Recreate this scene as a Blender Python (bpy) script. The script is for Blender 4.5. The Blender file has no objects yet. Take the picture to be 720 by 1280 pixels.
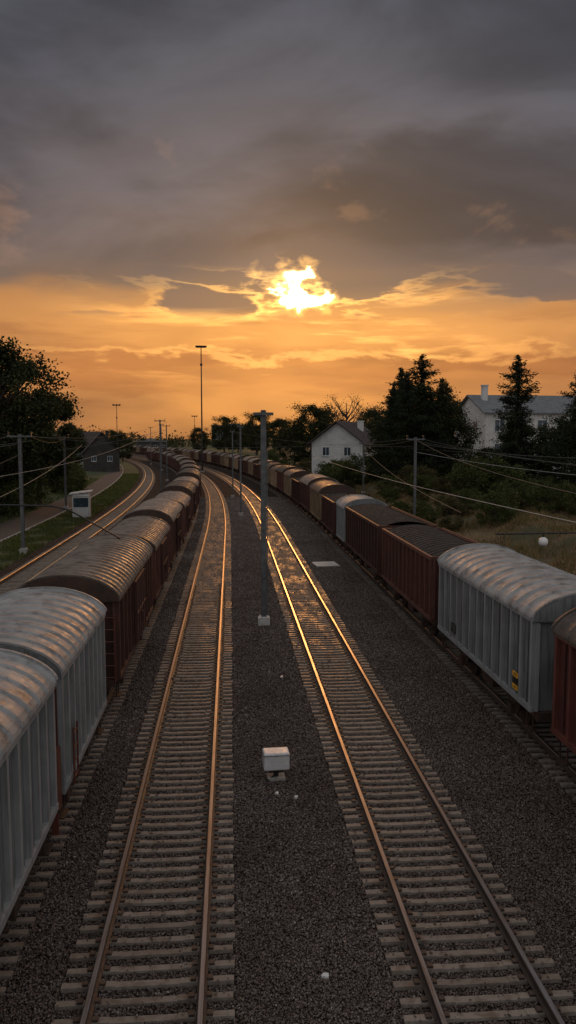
import bpy, math, random
import numpy as np
from mathutils import Vector, Matrix
random.seed(7); rng=np.random.default_rng(7)
sc=bpy.context.scene
col=sc.collection
sc.view_settings.view_transform='Standard'
sc.view_settings.look='None'
sc.view_settings.exposure=0
R=940.0
def off(Y):
    if Y<60: return 0.0
    if Y<350: return -(Y-60)**2/(2*R)
    return -(290**2)/(2*R)-(290/R)*(Y-350)
def slope(Y):
    if Y<60: return 0.0
    return -(min(Y,350)-60)/R
def sstep(t,a,b):
    t=(t-a)/(b-a); t=max(0,min(1,t)); return t*t*(3-2*t)
def height(u,Y):
    h=1.3*sstep(u,11.0,14.0)+1.3*sstep(u,14,20)
    if u>12: h+=(0.16*math.sin(Y*.31+u*.7)+.13*math.sin(Y*.83-u*1.3)+.1*math.sin(u*2.1+Y*.17))*sstep(u,12,15)
    if u<-21.5: h+=0.5*sstep(-u,21.5,30)
    return h
# ------------------------------------------------------------ materials
class NT:
    def __init__(s,tree): s.t=tree; s.n=tree.nodes; s.l=tree.links
    def new(s,typ,**kw):
        n=s.n.new(typ)
        for k,v in kw.items(): setattr(n,k,v)
        return n
    def put(s,sock,v):
        if isinstance(v,bpy.types.NodeSocket): s.l.new(v,sock)
        elif v is not None: sock.default_value=v
    def math(s,op,a,b=None,c=None,clamp=False):
        n=s.new('ShaderNodeMath',operation=op,use_clamp=clamp)
        s.put(n.inputs[0],a)
        if b is not None: s.put(n.inputs[1],b)
        if c is not None: s.put(n.inputs[2],c)
        return n.outputs[0]
    def vm(s,op,a,b=None,out=0):
        n=s.new('ShaderNodeVectorMath',operation=op)
        s.put(n.inputs[0],a)
        if b is not None: s.put(n.inputs[1],b)
        return n.outputs[out]
    def smooth(s,v,a,b,lo=0.0,hi=1.0):
        n=s.new('ShaderNodeMapRange',interpolation_type='SMOOTHSTEP')
        s.put(n.inputs['Value'],v)
        if a>b: a,b,lo,hi=b,a,hi,lo
        n.inputs['From Min'].default_value=a; n.inputs['From Max'].default_value=b
        n.inputs['To Min'].default_value=lo; n.inputs['To Max'].default_value=hi
        return n.outputs[0]
    def noise(s,vec,scale,detail=4,rough=.55,dist=0.0):
        n=s.new('ShaderNodeTexNoise')
        s.put(n.inputs['Vector'],vec); n.inputs['Scale'].default_value=scale
        n.inputs['Detail'].default_value=detail; n.inputs['Roughness'].default_value=rough
        n.inputs['Distortion'].default_value=dist
        return n.outputs['Fac']
    def ramp(s,v,stops):
        n=s.new('ShaderNodeValToRGB'); s.put(n.inputs[0],v)
        e=n.color_ramp.elements
        while len(e)<len(stops): e.new(.5)
        for i,(p,c) in enumerate(stops):
            e[i].position=p; e[i].color=(*c,1)
        return n.outputs[0]
    def mix(s,f,a,b,mode='MIX'):
        n=s.new('ShaderNodeMix',data_type='RGBA',blend_type=mode)
        s.put(n.inputs[0],f)
        for i,v in ((6,a),(7,b)):
            if isinstance(v,tuple): v=(*v[:3],1)
            s.put(n.inputs[i],v)
        return n.outputs[2]
    def scalev(s,vec,sc3):
        return s.vm('MULTIPLY',vec,sc3)
    def grey(s,f):
        fc=s.new('ShaderNodeCombineXYZ'); [s.put(fc.inputs[i],f) for i in range(3)]
        return fc.outputs[0]
def newmat(name):
    m=bpy.data.materials.new(name); m.use_nodes=True
    t=NT(m.node_tree); b=m.node_tree.nodes['Principled BSDF']
    return m,t,b
def objvec(t,rand=True):
    tc=t.new('ShaderNodeTexCoord')
    if not rand: return tc.outputs['Object']
    oi=t.new('ShaderNodeObjectInfo')
    r=t.math('MULTIPLY',oi.outputs['Random'],57.0)
    return t.vm('ADD',tc.outputs['Object'],r)
def bump(t,b,h,strength=.4,dist=.02):
    n=t.new('ShaderNodeBump'); n.inputs['Strength'].default_value=strength; n.inputs['Distance'].default_value=dist
    t.put(n.inputs['Height'],h); t.l.new(n.outputs[0],b.inputs['Normal'])
def M(name,c1,c2,scale=3,rough=.6,metal=0,bmp=.2,streak=False,rr=.12,grime=None,gamt=.6,bscale=None,vary=0):
    m,t,b=newmat(name)
    v=objvec(t)
    n1=t.noise(v,scale,6,.6)
    c=t.mix(t.smooth(n1,.35,.65),c1,c2)
    if grime:
        vs=t.scalev(v,(4.0,4.0,.22)) if streak else v
        n2=t.noise(vs,2.4,8,.7)
        c=t.mix(t.smooth(n2,.46,.70,0,gamt),c,grime)
    if vary:
        oi=t.new('ShaderNodeObjectInfo')
        c=t.mix(1.0,c,t.grey(t.smooth(oi.outputs['Random'],0,1,1-vary,1+vary)),'MULTIPLY')
    b.inputs['Base Color'].default_value=(*c1,1); t.l.new(c,b.inputs['Base Color'])
    n3=t.noise(v,scale*4,4)
    t.l.new(t.smooth(n3,.3,.7,max(.05,rough-rr),rough+rr),b.inputs['Roughness'])
    b.inputs['Metallic'].default_value=metal
    if bmp: bump(t,b,t.noise(v,bscale or scale*8,5),bmp,.01)
    return m
silver=M('silver_paint',(.15,.158,.162),(.20,.208,.212),1.2,.55,.1,.12,True,grime=(.06,.048,.04),gamt=.85)  # panel tone and grime darkened as shade between the ribs
silver_rib_lit=M('silver_rib_lit_paint',(.27,.28,.285),(.33,.34,.345),1.2,.5,.1,.1,True,grime=(.12,.10,.085),gamt=.6)  # same silver painted lighter, so ribs look lit against the panels
silver_roof=M('silver_roof',(.26,.26,.26),(.38,.38,.375),1.5,.58,.15,.15,grime=(.11,.09,.08),gamt=.85)
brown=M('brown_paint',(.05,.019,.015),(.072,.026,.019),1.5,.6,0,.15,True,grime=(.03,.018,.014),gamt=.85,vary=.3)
brown_rib_lit=M('brown_rib_lit_paint',(.09,.036,.027),(.125,.048,.036),1.5,.55,0,.15,True,grime=(.045,.024,.018),gamt=.8,vary=.2)  # lighter copy of the brown, light on the ribs put into colour
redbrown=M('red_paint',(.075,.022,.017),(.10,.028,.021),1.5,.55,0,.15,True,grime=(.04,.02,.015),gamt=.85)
red_rib_lit=M('red_rib_lit_paint',(.12,.036,.027),(.155,.046,.034),1.5,.55,0,.15,True,grime=(.06,.025,.02),gamt=.8)  # red lightened for the ribs, painted as catching the light
darkbrown=M('dark_brown_paint',(.032,.018,.015),(.05,.024,.018),1.5,.6,0,.15,True,grime=(.018,.013,.011),gamt=.8,vary=.2)
beige=M('beige_paint',(.27,.19,.12),(.34,.25,.16),1.5,.5,0,.12,True,grime=(.1,.06,.04),gamt=.8,vary=.3)
grey_roof=M('grey_roof',(.15,.12,.10),(.23,.185,.155),1.3,.52,.12,.2,grime=(.055,.04,.032),gamt=.9,vary=.5)
under=M('underframe_rust',(.035,.022,.017),(.07,.035,.022),4,.75,0,.4)
sillm=M('sill_rust',(.14,.055,.028),(.09,.04,.025),4,.6,0,.3,grime=(.03,.02,.015))
wheelm=M('wheel_steel',(.06,.045,.04),(.10,.07,.055),5,.5,.6,.2)
tarp=M('tarp_black',(.012,.011,.011),(.024,.022,.021),2,.85,0,.3)
steelm=M('galvanised_steel',(.09,.094,.098),(.14,.145,.145),6,.55,.2,.1,grime=(.055,.05,.045),gamt=.5)
darksteel=M('dark_steel',(.03,.03,.03),(.05,.048,.045),6,.5,.5,.1)
concrete=M('concrete',(.30,.29,.27),(.42,.40,.38),5,.8,0,.3,grime=(.14,.12,.10))
whitecon=M('painted_concrete',(.50,.49,.47),(.62,.61,.59),5,.8,0,.3,grime=(.25,.22,.2))
white=M('white_paint',(.62,.62,.62),(.74,.74,.73),3,.45,0,.05,grime=(.36,.33,.29),gamt=.6)
whitewall=M('white_render',(.58,.57,.55),(.70,.69,.67),1,.85,0,.1,True,grime=(.34,.32,.29),gamt=.5)
hutwall=M('hut_paint',(.38,.38,.38),(.48,.48,.47),1,.7,0,.1,True,grime=(.22,.2,.18),gamt=.6)
darkwall=M('dark_render',(.035,.03,.027),(.055,.047,.04),1,.85,0,.1)
rooftile=M('roof_tiles',(.04,.03,.03),(.065,.048,.042),4,.85,0,.4)
greyrooftile=M('grey_roof_sheet',(.12,.127,.135),(.17,.178,.185),2,.6,0,.2)
yellow=M('yellow_plate',(.75,.36,.02),(.8,.4,.03),3,.5,0,0)
black=M('black_plate',(.012,.012,.012),(.02,.02,.02),3,.5,0,0)
insul=M('insulator_ceramic',(.08,.04,.03),(.12,.06,.04),3,.25,0,0)
bark=M('bark',(.035,.026,.02),(.06,.045,.035),6,.9,0,.6)
wirem=M('wire_metal',(.08,.075,.07),(.14,.13,.12),4,.7,0,0)
wirel=M('wire_bright',(.35,.34,.32),(.45,.44,.42),4,.6,0,0)
blackw=M('black_cable',(.01,.01,.01),(.02,.02,.02),4,.5,0,0)
asphalt=M('asphalt',(.04,.038,.036),(.06,.057,.055),2,.9,0,.3,bscale=60)
m,t,b=newmat('window_glass'); b.inputs['Base Color'].default_value=(.04,.06,.08,1); b.inputs['Roughness'].default_value=.06; glass=m
t.l.new(t.mix(t.smooth(t.noise(objvec(t),1.5),.4,.6),(.03,.045,.06),(.06,.085,.11)),b.inputs['Base Color'])
m,t,b=newmat('lamp_globe'); b.inputs['Base Color'].default_value=(.8,.8,.78,1); b.inputs['Roughness'].default_value=.25; globe=m
t.l.new(t.mix(t.noise(objvec(t),3),(.8,.8,.78),(.7,.7,.68)),b.inputs['Base Color'])
# rails: running surface darker up close, far gleam painted as orange base colour
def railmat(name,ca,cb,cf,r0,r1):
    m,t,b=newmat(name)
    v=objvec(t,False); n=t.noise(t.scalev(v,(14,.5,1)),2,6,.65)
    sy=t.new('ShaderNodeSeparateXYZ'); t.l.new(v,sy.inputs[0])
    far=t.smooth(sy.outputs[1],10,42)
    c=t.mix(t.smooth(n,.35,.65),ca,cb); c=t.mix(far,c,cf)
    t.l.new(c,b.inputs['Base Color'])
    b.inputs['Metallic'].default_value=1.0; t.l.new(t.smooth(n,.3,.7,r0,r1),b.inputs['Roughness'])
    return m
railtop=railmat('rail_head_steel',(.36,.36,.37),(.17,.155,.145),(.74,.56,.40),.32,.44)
railtop_gleam=railmat('rail_head_gold_gleam',(.9,.66,.42),(.7,.5,.3),(.95,.70,.42),.40,.5)  # gold sky reflection painted into the far siding's base colour
railside=M('rail_rust',(.05,.036,.03),(.07,.048,.038),6,.65,.1,.3)
# sleepers: oily, smoother in the middle distance; orange gleam colour set as specular tint
m,t,b=newmat('sleeper_concrete'); sleeperm=m
v=objvec(t); n=t.noise(v,5,8,.65)
oi=t.new('ShaderNodeObjectInfo')
c=t.mix(t.smooth(n,.42,.7),(.265,.24,.212),(.14,.117,.097))
c=t.mix(t.math('MULTIPLY',oi.outputs['Random'],.45),c,(.13,.11,.093))
t.l.new(c,b.inputs['Base Color'])
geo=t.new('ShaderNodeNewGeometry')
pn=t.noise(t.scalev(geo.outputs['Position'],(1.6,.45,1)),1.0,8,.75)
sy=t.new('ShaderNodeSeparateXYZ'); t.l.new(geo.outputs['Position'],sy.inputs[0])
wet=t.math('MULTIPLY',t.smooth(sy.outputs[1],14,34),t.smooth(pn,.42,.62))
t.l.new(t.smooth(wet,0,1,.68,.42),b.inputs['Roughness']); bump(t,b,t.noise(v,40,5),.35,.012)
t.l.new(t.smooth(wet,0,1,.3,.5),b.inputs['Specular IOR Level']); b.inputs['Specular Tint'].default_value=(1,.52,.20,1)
# gravel sheet
def gravel(name,base1,base2,scale):
    m,t,b=newmat(name)
    v=objvec(t,False)
    vo=t.new('ShaderNodeTexVoronoi'); t.put(vo.inputs['Vector'],v); vo.inputs['Scale'].default_value=scale
    sepc=t.new('ShaderNodeSeparateColor'); t.l.new(vo.outputs['Color'],sepc.inputs[0])
    c=t.mix(sepc.outputs[0],base1,base2)
    big=t.noise(v,.35,6,.6)
    c=t.mix(t.smooth(big,.4,.65,0,.45),c,(.08,.056,.046))
    dk=t.smooth(vo.outputs['Distance'],.25,.75,1,.25)
    c=t.mix(1.0,c,t.ramp(dk,[(0,(0,0,0)),(1,(1,1,1))]),'MULTIPLY')
    mid=t.noise(v,2.5,8,.75)
    c=t.mix(1.0,c,t.ramp(mid,[(.3,(.6,.6,.6)),(.7,(1.25,1.25,1.25))]),'MULTIPLY')
    t.l.new(c,b.inputs['Base Color']); b.inputs['Roughness'].default_value=1.0
    b.inputs['Specular IOR Level'].default_value=.1
    h=t.math('SUBTRACT',sepc.outputs[1],t.math('MULTIPLY',vo.outputs['Distance'],1.3))
    bump(t,b,h,1.0,.08)
    return m
ballastm=gravel('ballast_gravel',(.085,.064,.055),(.225,.182,.162),24)
m,t,b=newmat('stone'); stonem=m
g=t.new('ShaderNodeNewGeometry')
c=t.ramp(g.outputs['Random Per Island'],[(0,(.085,.065,.057)),(.4,(.145,.114,.10)),(.8,(.20,.165,.148)),(.97,(.25,.215,.195)),(1,(.38,.35,.325))])
c=t.mix(t.smooth(t.noise(objvec(t,False),.35,6,.6),.4,.65,0,.45),c,(.095,.068,.056))
t.l.new(c,b.inputs['Base Color']); b.inputs['Roughness'].default_value=.9; b.inputs['Specular IOR Level'].default_value=.2
# ground grass
m,t,b=newmat('grass_ground'); groundm=m
v=objvec(t,False); n=t.noise(v,.25,8,.65); n2=t.noise(v,6,6,.7)
sx=t.new('ShaderNodeSeparateXYZ'); t.l.new(v,sx.inputs[0])
dry=t.smooth(sx.outputs[0],4,12)
green=t.mix(t.smooth(n,.4,.6),(.05,.068,.02),(.085,.09,.035))
dryc=t.mix(t.smooth(n,.4,.62),(.22,.145,.07),(.085,.08,.033))
c=t.mix(dry,green,dryc); c=t.mix(t.smooth(n2,.35,.7,0,.5),c,(.04,.035,.02))
t.l.new(c,b.inputs['Base Color']); b.inputs['Roughness'].default_value=.95; bump(t,b,n2,.8,.15)
def leafmat(name,c1,c2,c3,trans=.3,dark=.55):
    m,t,b=newmat(name)
    g=t.new('ShaderNodeNewGeometry')
    c=t.ramp(g.outputs['Random Per Island'],[(0,c1),(.6,c2),(1,c3)])
    n=t.noise(objvec(t),.5,4)
    c=t.mix(t.smooth(n,.35,.65,dark,0),c,(.012,.016,.008))
    t.l.new(c,b.inputs['Base Color']); b.inputs['Roughness'].default_value=.75; b.inputs['Specular IOR Level'].default_value=.2
    tr=t.new('ShaderNodeBsdfTranslucent'); t.l.new(c,tr.inputs[0])
    mx=t.new('ShaderNodeMixShader'); mx.inputs[0].default_value=trans
    t.l.new(b.outputs[0],mx.inputs[1]); t.l.new(tr.outputs[0],mx.inputs[2])
    out=[x for x in t.n if x.type=='OUTPUT_MATERIAL'][0]; t.l.new(mx.outputs[0],out.inputs[0])
    return m
leafm=leafmat('leaf_green',(.022,.03,.010),(.045,.055,.018),(.085,.085,.03),.2)
needlem=leafmat('needle_green',(.014,.022,.010),(.028,.038,.017),(.05,.055,.025),.1)
shrubm=leafmat('shrub_leaf',(.06,.055,.02),(.10,.09,.035),(.17,.13,.06),.3)
bushm=leafmat('bush_green',(.055,.075,.022),(.09,.11,.034),(.15,.145,.05),.3,.4)
drym=leafmat('dry_grass_blade',(.19,.12,.055),(.32,.215,.10),(.44,.31,.155),.4,.3)
greeng=leafmat('grass_blade',(.06,.08,.024),(.11,.135,.042),(.2,.19,.075),.4,.2)
# ------------------------------------------------------------ mesh builder
class MB:
    def __init__(s): s.v=[]; s.f=[]; s.m=[]; s.sm=[]
    def add(s,vs,fs,mi=0,smooth=False):
        o=len(s.v); s.v+= [tuple(p) for p in vs]
        for f in fs: s.f.append(tuple(i+o for i in f)); s.m.append(mi); s.sm.append(smooth)
    def box(s,x0,x1,y0,y1,z0,z1,mi=0):
        vs=[(x0,y0,z0),(x1,y0,z0),(x1,y1,z0),(x0,y1,z0),(x0,y0,z1),(x1,y0,z1),(x1,y1,z1),(x0,y1,z1)]
        s.add(vs,[(0,3,2,1),(4,5,6,7),(0,1,5,4),(1,2,6,5),(2,3,7,6),(3,0,4,7)],mi)
    def tube(s,pts,r,n=8,mi=0,cap=True,smooth=True):
        pts=[Vector(p) for p in pts]
        if not isinstance(r,(list,tuple)): r=[r]*len(pts)
        vs=[]
        for i,p in enumerate(pts):
            d=(pts[min(i+1,len(pts)-1)]-pts[max(i-1,0)]).normalized()
            a=Vector((0,0,1)) if abs(d.z)<.9 else Vector((1,0,0))
            e1=d.cross(a).normalized(); e2=d.cross(e1).normalized()
            for k in range(n):
                th=2*math.pi*k/n
                vs.append(p+(e1*math.cos(th)+e2*math.sin(th))*r[i])
        fs=[]
        for i in range(len(pts)-1):
            for k in range(n):
                a=i*n+k; b2=i*n+(k+1)%n
                fs.append((a,b2,b2+n,a+n))
        s.add(vs,fs,mi,smooth)
        if cap:
            s.add(vs[:n],[tuple(range(n-1,-1,-1))],mi); s.add(vs[-n:],[tuple(range(n))],mi)
    def prism(s,prof,y0,y1,mi=0,axis='y'):
        n=len(prof)
        if axis=='y': vs=[(p[0],y0,p[1]) for p in prof]+[(p[0],y1,p[1]) for p in prof]
        else: vs=[(y0,p[0],p[1]) for p in prof]+[(y1,p[0],p[1]) for p in prof]
        fs=[tuple(range(n)),tuple(range(2*n-1,n-1,-1))]+[(i,i+n,(i+1)%n+n,(i+1)%n) for i in range(n)]
        s.add(vs,fs,mi)
    def mesh(s,name,mats):
        me=bpy.data.meshes.new(name); me.from_pydata(s.v,[],s.f)
        for mm in (mats if isinstance(mats,(list,tuple)) else [mats]): me.materials.append(mm)
        me.polygons.foreach_set('material_index',s.m); me.polygons.foreach_set('use_smooth',s.sm)
        import bmesh
        if len(s.f)<60000:
            bm=bmesh.new(); bm.from_mesh(me); bmesh.ops.recalc_face_normals(bm,faces=bm.faces); bm.to_mesh(me); bm.free()
        me.update(); return me
def npmesh(name,verts,faces,mat):
    me=bpy.data.meshes.new(name)
    nv=len(verts); nf,k=faces.shape
    me.vertices.add(nv); me.vertices.foreach_set('co',verts.astype(np.float32).ravel())
    me.loops.add(nf*k); me.loops.foreach_set('vertex_index',faces.astype(np.int32).ravel())
    me.polygons.add(nf); me.polygons.foreach_set('loop_start',np.arange(0,nf*k,k,dtype=np.int32))
    me.polygons.foreach_set('loop_total',np.full(nf,k,dtype=np.int32))
    me.materials.append(mat); me.update(calc_edges=True); me.validate(); return me
def link(o): col.objects.link(o); return o
def thing(name,label,cat,loc=(0,0,0),rz=0,group=None,mesh=None,scale=1):
    o=bpy.data.objects.new(name,mesh); o.location=loc; o.rotation_euler=(0,0,rz)
    if scale!=1: o.scale=(scale,)*3 if not isinstance(scale,tuple) else scale
    o['label']=label; o['category']=cat
    if group: o['group']=group
    return link(o)
def part(name,me,par,loc=(0,0,0),label=None,rot=None):
    o=bpy.data.objects.new(name,me); o.parent=par; o.location=loc
    if rot: o.rotation_euler=rot
    if label: o['label']=label
    return link(o)
def structure(name,me):
    o=bpy.data.objects.new(name,me); o['kind']='structure'; return link(o)
def stuff(name,me,label,cat):
    o=bpy.data.objects.new(name,me); o['kind']='stuff'; o['label']=label; o['category']=cat; return link(o)
# ------------------------------------------------------------ ground
us=list(np.linspace(-3000,-100,14))+list(np.linspace(-80,-14.5,30))+[-12,-6,0,6,10.6]+list(np.linspace(11,24,27))+list(np.linspace(25,80,34))+list(np.linspace(110,3000,14))
Ys=[-150,-60]+list(np.arange(-20,120,1.6))+list(np.arange(120,400,8))+[450,520,650,900,1300,2000,3000,4500]
vs=np.array([(u+off(Y),Y,height(u,Y)-.06) for Y in Ys for u in us])
nu=len(us)
fs=np.array([(j*nu+i,j*nu+i+1,(j+1)*nu+i+1,(j+1)*nu+i) for j in range(len(Ys)-1) for i in range(nu-1)])
gm=npmesh('ground',vs,fs,groundm); gm.polygons.foreach_set('use_smooth',[True]*len(fs)); structure('ground',gm)
def strip(name,ul,mat,z,Y0,Y1,zf=None):
    Yl=[Y for Y in np.arange(Y0,Y1+1,4)]
    vs=np.array([(u+off(Y),Y,(zf(u) if zf else 0)+z) for Y in Yl for u in ul])
    n=len(ul)
    fs=np.array([(j*n+i,j*n+i+1,(j+1)*n+i+1,(j+1)*n+i) for j in range(len(Yl)-1) for i in range(n-1)])
    return structure(name,npmesh(name,vs,fs,mat))
strip('ballast_bed',[-13.5,-13.1,-6,0,3,6,10.6,11.4],ballastm,0,-12,440,lambda u:-.055 if (u<-13.3 or u>11) else 0)
strip('road',[-20.6,-17.2],asphalt,-.03,-12,300)
kb=MB()
Yk=list(np.arange(-12,300,4))
for a,b2 in zip(Yk[:-1],Yk[1:]):
    xa,xb=-17.2+off(a),-17.2+off(b2)
    v8=[(xa,a,-.1),(xa+.15,a,-.1),(xb+.15,b2,-.1),(xb,b2,-.1),(xa,a,.08),(xa+.15,a,.08),(xb+.15,b2,.08),(xb,b2,.08)]
    kb.add(v8,[(4,5,6,7),(0,4,7,3),(1,2,6,5)])
structure('kerb',kb.mesh('kerb',concrete))
# ------------------------------------------------------------ tracks
def railmesh(u,top=None,hw=.040):
    prof=[(-.07,.05),(-.07,.065),(-.018,.08),(-.014,.15),(-hw,.162),(-hw,.19),(-hw+.008,.2),(hw-.008,.2),(hw,.19),(hw,.162),(.014,.15),(.018,.08),(.07,.065),(.07,.05)]
    Yl=[-10,20,40,55]+list(np.arange(60,440,4)); b=MB(); n=len(prof); vs=[]
    for Y in Yl:
        for p in prof: vs.append((u+p[0]+off(Y),Y,p[1]))
    for j in range(len(Yl)-1):
        for i in range(n-1):
            b.f.append((j*n+i,j*n+i+1,(j+1)*n+i+1,(j+1)*n+i)); b.m.append(1 if 5<=i<=7 else 0); b.sm.append(False)
    b.v=vs
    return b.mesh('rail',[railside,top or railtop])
SP=.32; SL=1.20
def sleeperpart(b,cx,cy,ang=0):
    for (x0,x1,z1) in ((-SL,-.45,.05),(-.45,.45,.037),(.45,SL,.05)):
        q=[(x0,-.085,-.12),(x0,-.055,z1),(x0,.055,z1),(x0,.085,-.12),(x1,-.085,-.12),(x1,-.055,z1),(x1,.055,z1),(x1,.085,-.12)]
        ca,sa=math.cos(ang),math.sin(ang)
        q=[(cx+p[0]*ca-p[1]*sa,cy+p[0]*sa+p[1]*ca,p[2]) for p in q]
        b.add(q,[(0,1,2,3),(7,6,5,4),(0,4,5,1),(1,5,6,2),(2,6,7,3)])
sb=MB(); sleeperpart(sb,0,0)
for xr in (-.75,.75):
    for sx_ in (-1,1):
        sb.box(xr+sx_*.12-.04,xr+sx_*.12+.04,-.04,.04,.045,.085,1)
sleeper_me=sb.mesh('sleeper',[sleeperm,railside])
uL=-4.38; uR=8.45; uS=-11.4
TR={'main_a':-1.19,'main_b':3.44,'left_train':uL,'right_train':uR,'far':uS}
starts={'main_a':8,'main_b':8,'left_train':8,'right_train':12,'far':30}
labs={'main_a':'empty railway track with rusty rails on concrete sleepers','main_b':'empty railway track with gleaming rails on dark gravel',
'left_train':'railway track carrying a long freight train','right_train':'railway track under parked freight wagons','far':'curving railway track beside the road with orange-lit rails'}
for k,u in TR.items():
    root=thing('railway_track',labs[k],'railway track',(0,0,0),0,'parallel railway tracks')
    for s_ in (-.75,.75): part('rail',railmesh(u+s_,railtop_gleam if k=='far' else None,.055 if k=='far' else .04),root)
    Y=starts[k]; 
    for i in range(100):
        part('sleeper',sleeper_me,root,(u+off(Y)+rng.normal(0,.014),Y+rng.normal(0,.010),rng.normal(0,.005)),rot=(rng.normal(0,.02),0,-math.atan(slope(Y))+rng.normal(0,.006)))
        Y+=SP
    b=MB()
    while Y<400:
        sleeperpart(b,u+off(Y)+rng.normal(0,.012),Y+rng.normal(0,.01),-math.atan(slope(Y))+rng.normal(0,.005)); Y+=SP if Y<160 else SP*2
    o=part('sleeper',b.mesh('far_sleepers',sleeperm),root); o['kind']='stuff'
# stones
N=380000
Yr=7.5*np.exp(rng.random(N)**1.12*math.log(100/7.5)); Xr=rng.uniform(-3.6,7.9,N)
keep=np.ones(N,bool); lowz=np.zeros(N)
for k in ('main_a','main_b'):
    u=TR[k]; d=np.abs(Xr-u); ph=(Yr-8+SP/2)%SP-SP/2
    on=(d<SL+.02)&(np.abs(ph)<.074)
    stay=rng.random(N)<.03
    keep&=~(on&~stay); lowz=np.where(on,.05,lowz)
    keep&=~(np.abs(d-.75)<.075)
    keep&=~((d<SL)&(Yr>75))
Xr=Xr[keep];Yr=Yr[keep];lowz=lowz[keep];N=len(Xr)
oct_=np.array([(1,0,0),(-1,0,0),(0,1,0),(0,-1,0),(0,0,1),(0,0,-1)],float)
of=np.array([(0,2,4),(2,1,4),(1,3,4),(3,0,4),(2,0,5),(1,2,5),(3,1,5),(0,3,5)])
size=rng.uniform(.010,.021,N)*(1+Yr/36)
V=oct_[None]*rng.uniform(.55,1.25,(N,6,1))+rng.normal(0,.22,(N,6,3))
th=rng.uniform(0,6.28,N); c,s=np.cos(th),np.sin(th)
X=V[...,0]*c[:,None]-V[...,1]*s[:,None]; Yv=V[...,0]*s[:,None]+V[...,1]*c[:,None]
V=np.stack([X,Yv,V[...,2]*.8],-1)*size[:,None,None]
offv=np.where(Yr<60,0,-(Yr-60)**2/(2*R))
V+=np.stack([Xr+offv,Yr,rng.uniform(-.005,.022,N)+lowz],-1)[:,None]
F=(of[None]+(np.arange(N)*6)[:,None,None]).reshape(-1,3)
stuff('ballast_stones',npmesh('ballast_stones',V.reshape(-1,3),F,stonem),'loose grey-brown crushed stone around the tracks','gravel')
# grass blades
def blades(name,n,ur,Yr_,hr,mat,label,w=.02,thr=-.4):
    Y=Yr_[0]*np.exp(rng.random(n)*math.log(Yr_[1]/Yr_[0])); u=rng.uniform(*ur,n)
    cl=np.sin(u*1.7+Y*.6)+np.sin(Y*1.3-u*.8)+rng.normal(0,.9,n); k=cl>thr; Y=Y[k];u=u[k];n=len(u)
    X=np.array([a+off(b) for a,b in zip(u,Y)]); Z=np.array([height(a,b)-.08 for a,b in zip(u,Y)])
    h=rng.uniform(*hr,n); th=rng.uniform(0,6.28,n); ww=w*(.5+Y/40)
    lean=rng.normal(0,.3,(n,2))*h[:,None]
    P=np.stack([X,Y,Z],-1)
    d=np.stack([np.cos(th),np.sin(th),0*th],-1)*ww[:,None]
    V=np.stack([P-d,P+d,P+np.stack([lean[:,0],lean[:,1],h],-1)],1).reshape(-1,3)
    F=np.arange(3*n).reshape(-1,3)
    stuff(name,npmesh(name,V,F,mat),label,'grass')
blades('dry_grass',110000,(11.8,32),(16,130),(.12,.42),drym,'tall dry yellowish grass covering the embankment',.016)
blades('bank_grass',70000,(11.4,32),(16,130),(.12,.40),greeng,'patches of green grass among the dry grass',.018,.9)
blades('green_grass',60000,(-17.0,-13.4),(28,170),(.1,.3),greeng,'short green grass strip beside the road')
blades('meadow_grass',50000,(-40,-20.8),(30,150),(.15,.45),greeng,'rough green grass beyond the road')
blades('weeds',14000,(10.4,13.2),(16,140),(.12,.4),greeng,'green weeds at the foot of the embankment')
# ------------------------------------------------------------ wagons
cache={}
def roofmesh(L,mat,pitch,amp,rib,zp=3.95):
    key=('roof',L,mat.name,pitch)
    if key in cache: return cache[key]
    b=MB(); hw=1.46; zr=3.28; nt=18
    def archz(t,zr,zp): return zr+(zp-zr)*(1-abs(t)**2.2)**.68
    ys=[];am=[]
    if rib:
        y=-L/2-.08; ys=[y];am=[0]
        k=int(round(L/pitch)); 
        for i in range(k+1):
            yc=-L/2+i*L/k
            for dy,a in ((-.05,0),(-.035,amp),(.035,amp),(.05,0)):
                ys.append(min(max(yc+dy,-L/2-.08),L/2+.08)); am.append(a)
        ys.append(L/2+.08); am.append(0)
    else:
        n=int(L/pitch)*8
        for i in range(n+1):
            ys.append(-L/2-.08+(L+.16)*i/n); am.append(amp*math.sin(2*math.pi*i/8))
    ts=[math.sin(math.pi/2*(-1+2*i/nt)) for i in range(nt+1)]
    vs=[]
    for y,a in zip(ys,am):
        vs.append((-hw,y,zr-.06))
        for tt in ts: vs.append((tt*(hw+a*.5),y,archz(tt,zr,zp)+a))
        vs.append((hw,y,zr-.06))
    m_=nt+3; fs=[(j*m_+i,j*m_+i+1,(j+1)*m_+i+1,(j+1)*m_+i) for j in range(len(ys)-1) for i in range(m_-1)]
    b.add(vs,fs,0,not rib)
    for sy in (-1,1):
        y0,y1=sorted((sy*(L/2+.082),sy*(L/2+.02)))
        ring=[]
        for y in (y0,y1):
            for dr in (0,.035):
                ring.append([(tt*(hw+dr),y,archz(tt,zr,zp)+dr+amp) for tt in ts])
        b.add(ring[1]+ring[3],[(i,i+1,i+1+nt+1,i+nt+1) for i in range(nt)],0)
        b.add(ring[0]+ring[1],[(i,i+1,i+1+nt+1,i+nt+1) for i in range(nt)],0)
        b.add(ring[2]+ring[3],[(i,i+1,i+1+nt+1,i+nt+1) for i in range(nt)],0)
    b.add(vs[:m_],[tuple(range(m_))],1); b.add(vs[-m_:],[tuple(range(m_-1,-1,-1))],1)
    me=b.mesh('wagon_roof',[mat,under if mat==grey_roof else silver]); cache[key]=me; return me
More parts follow.
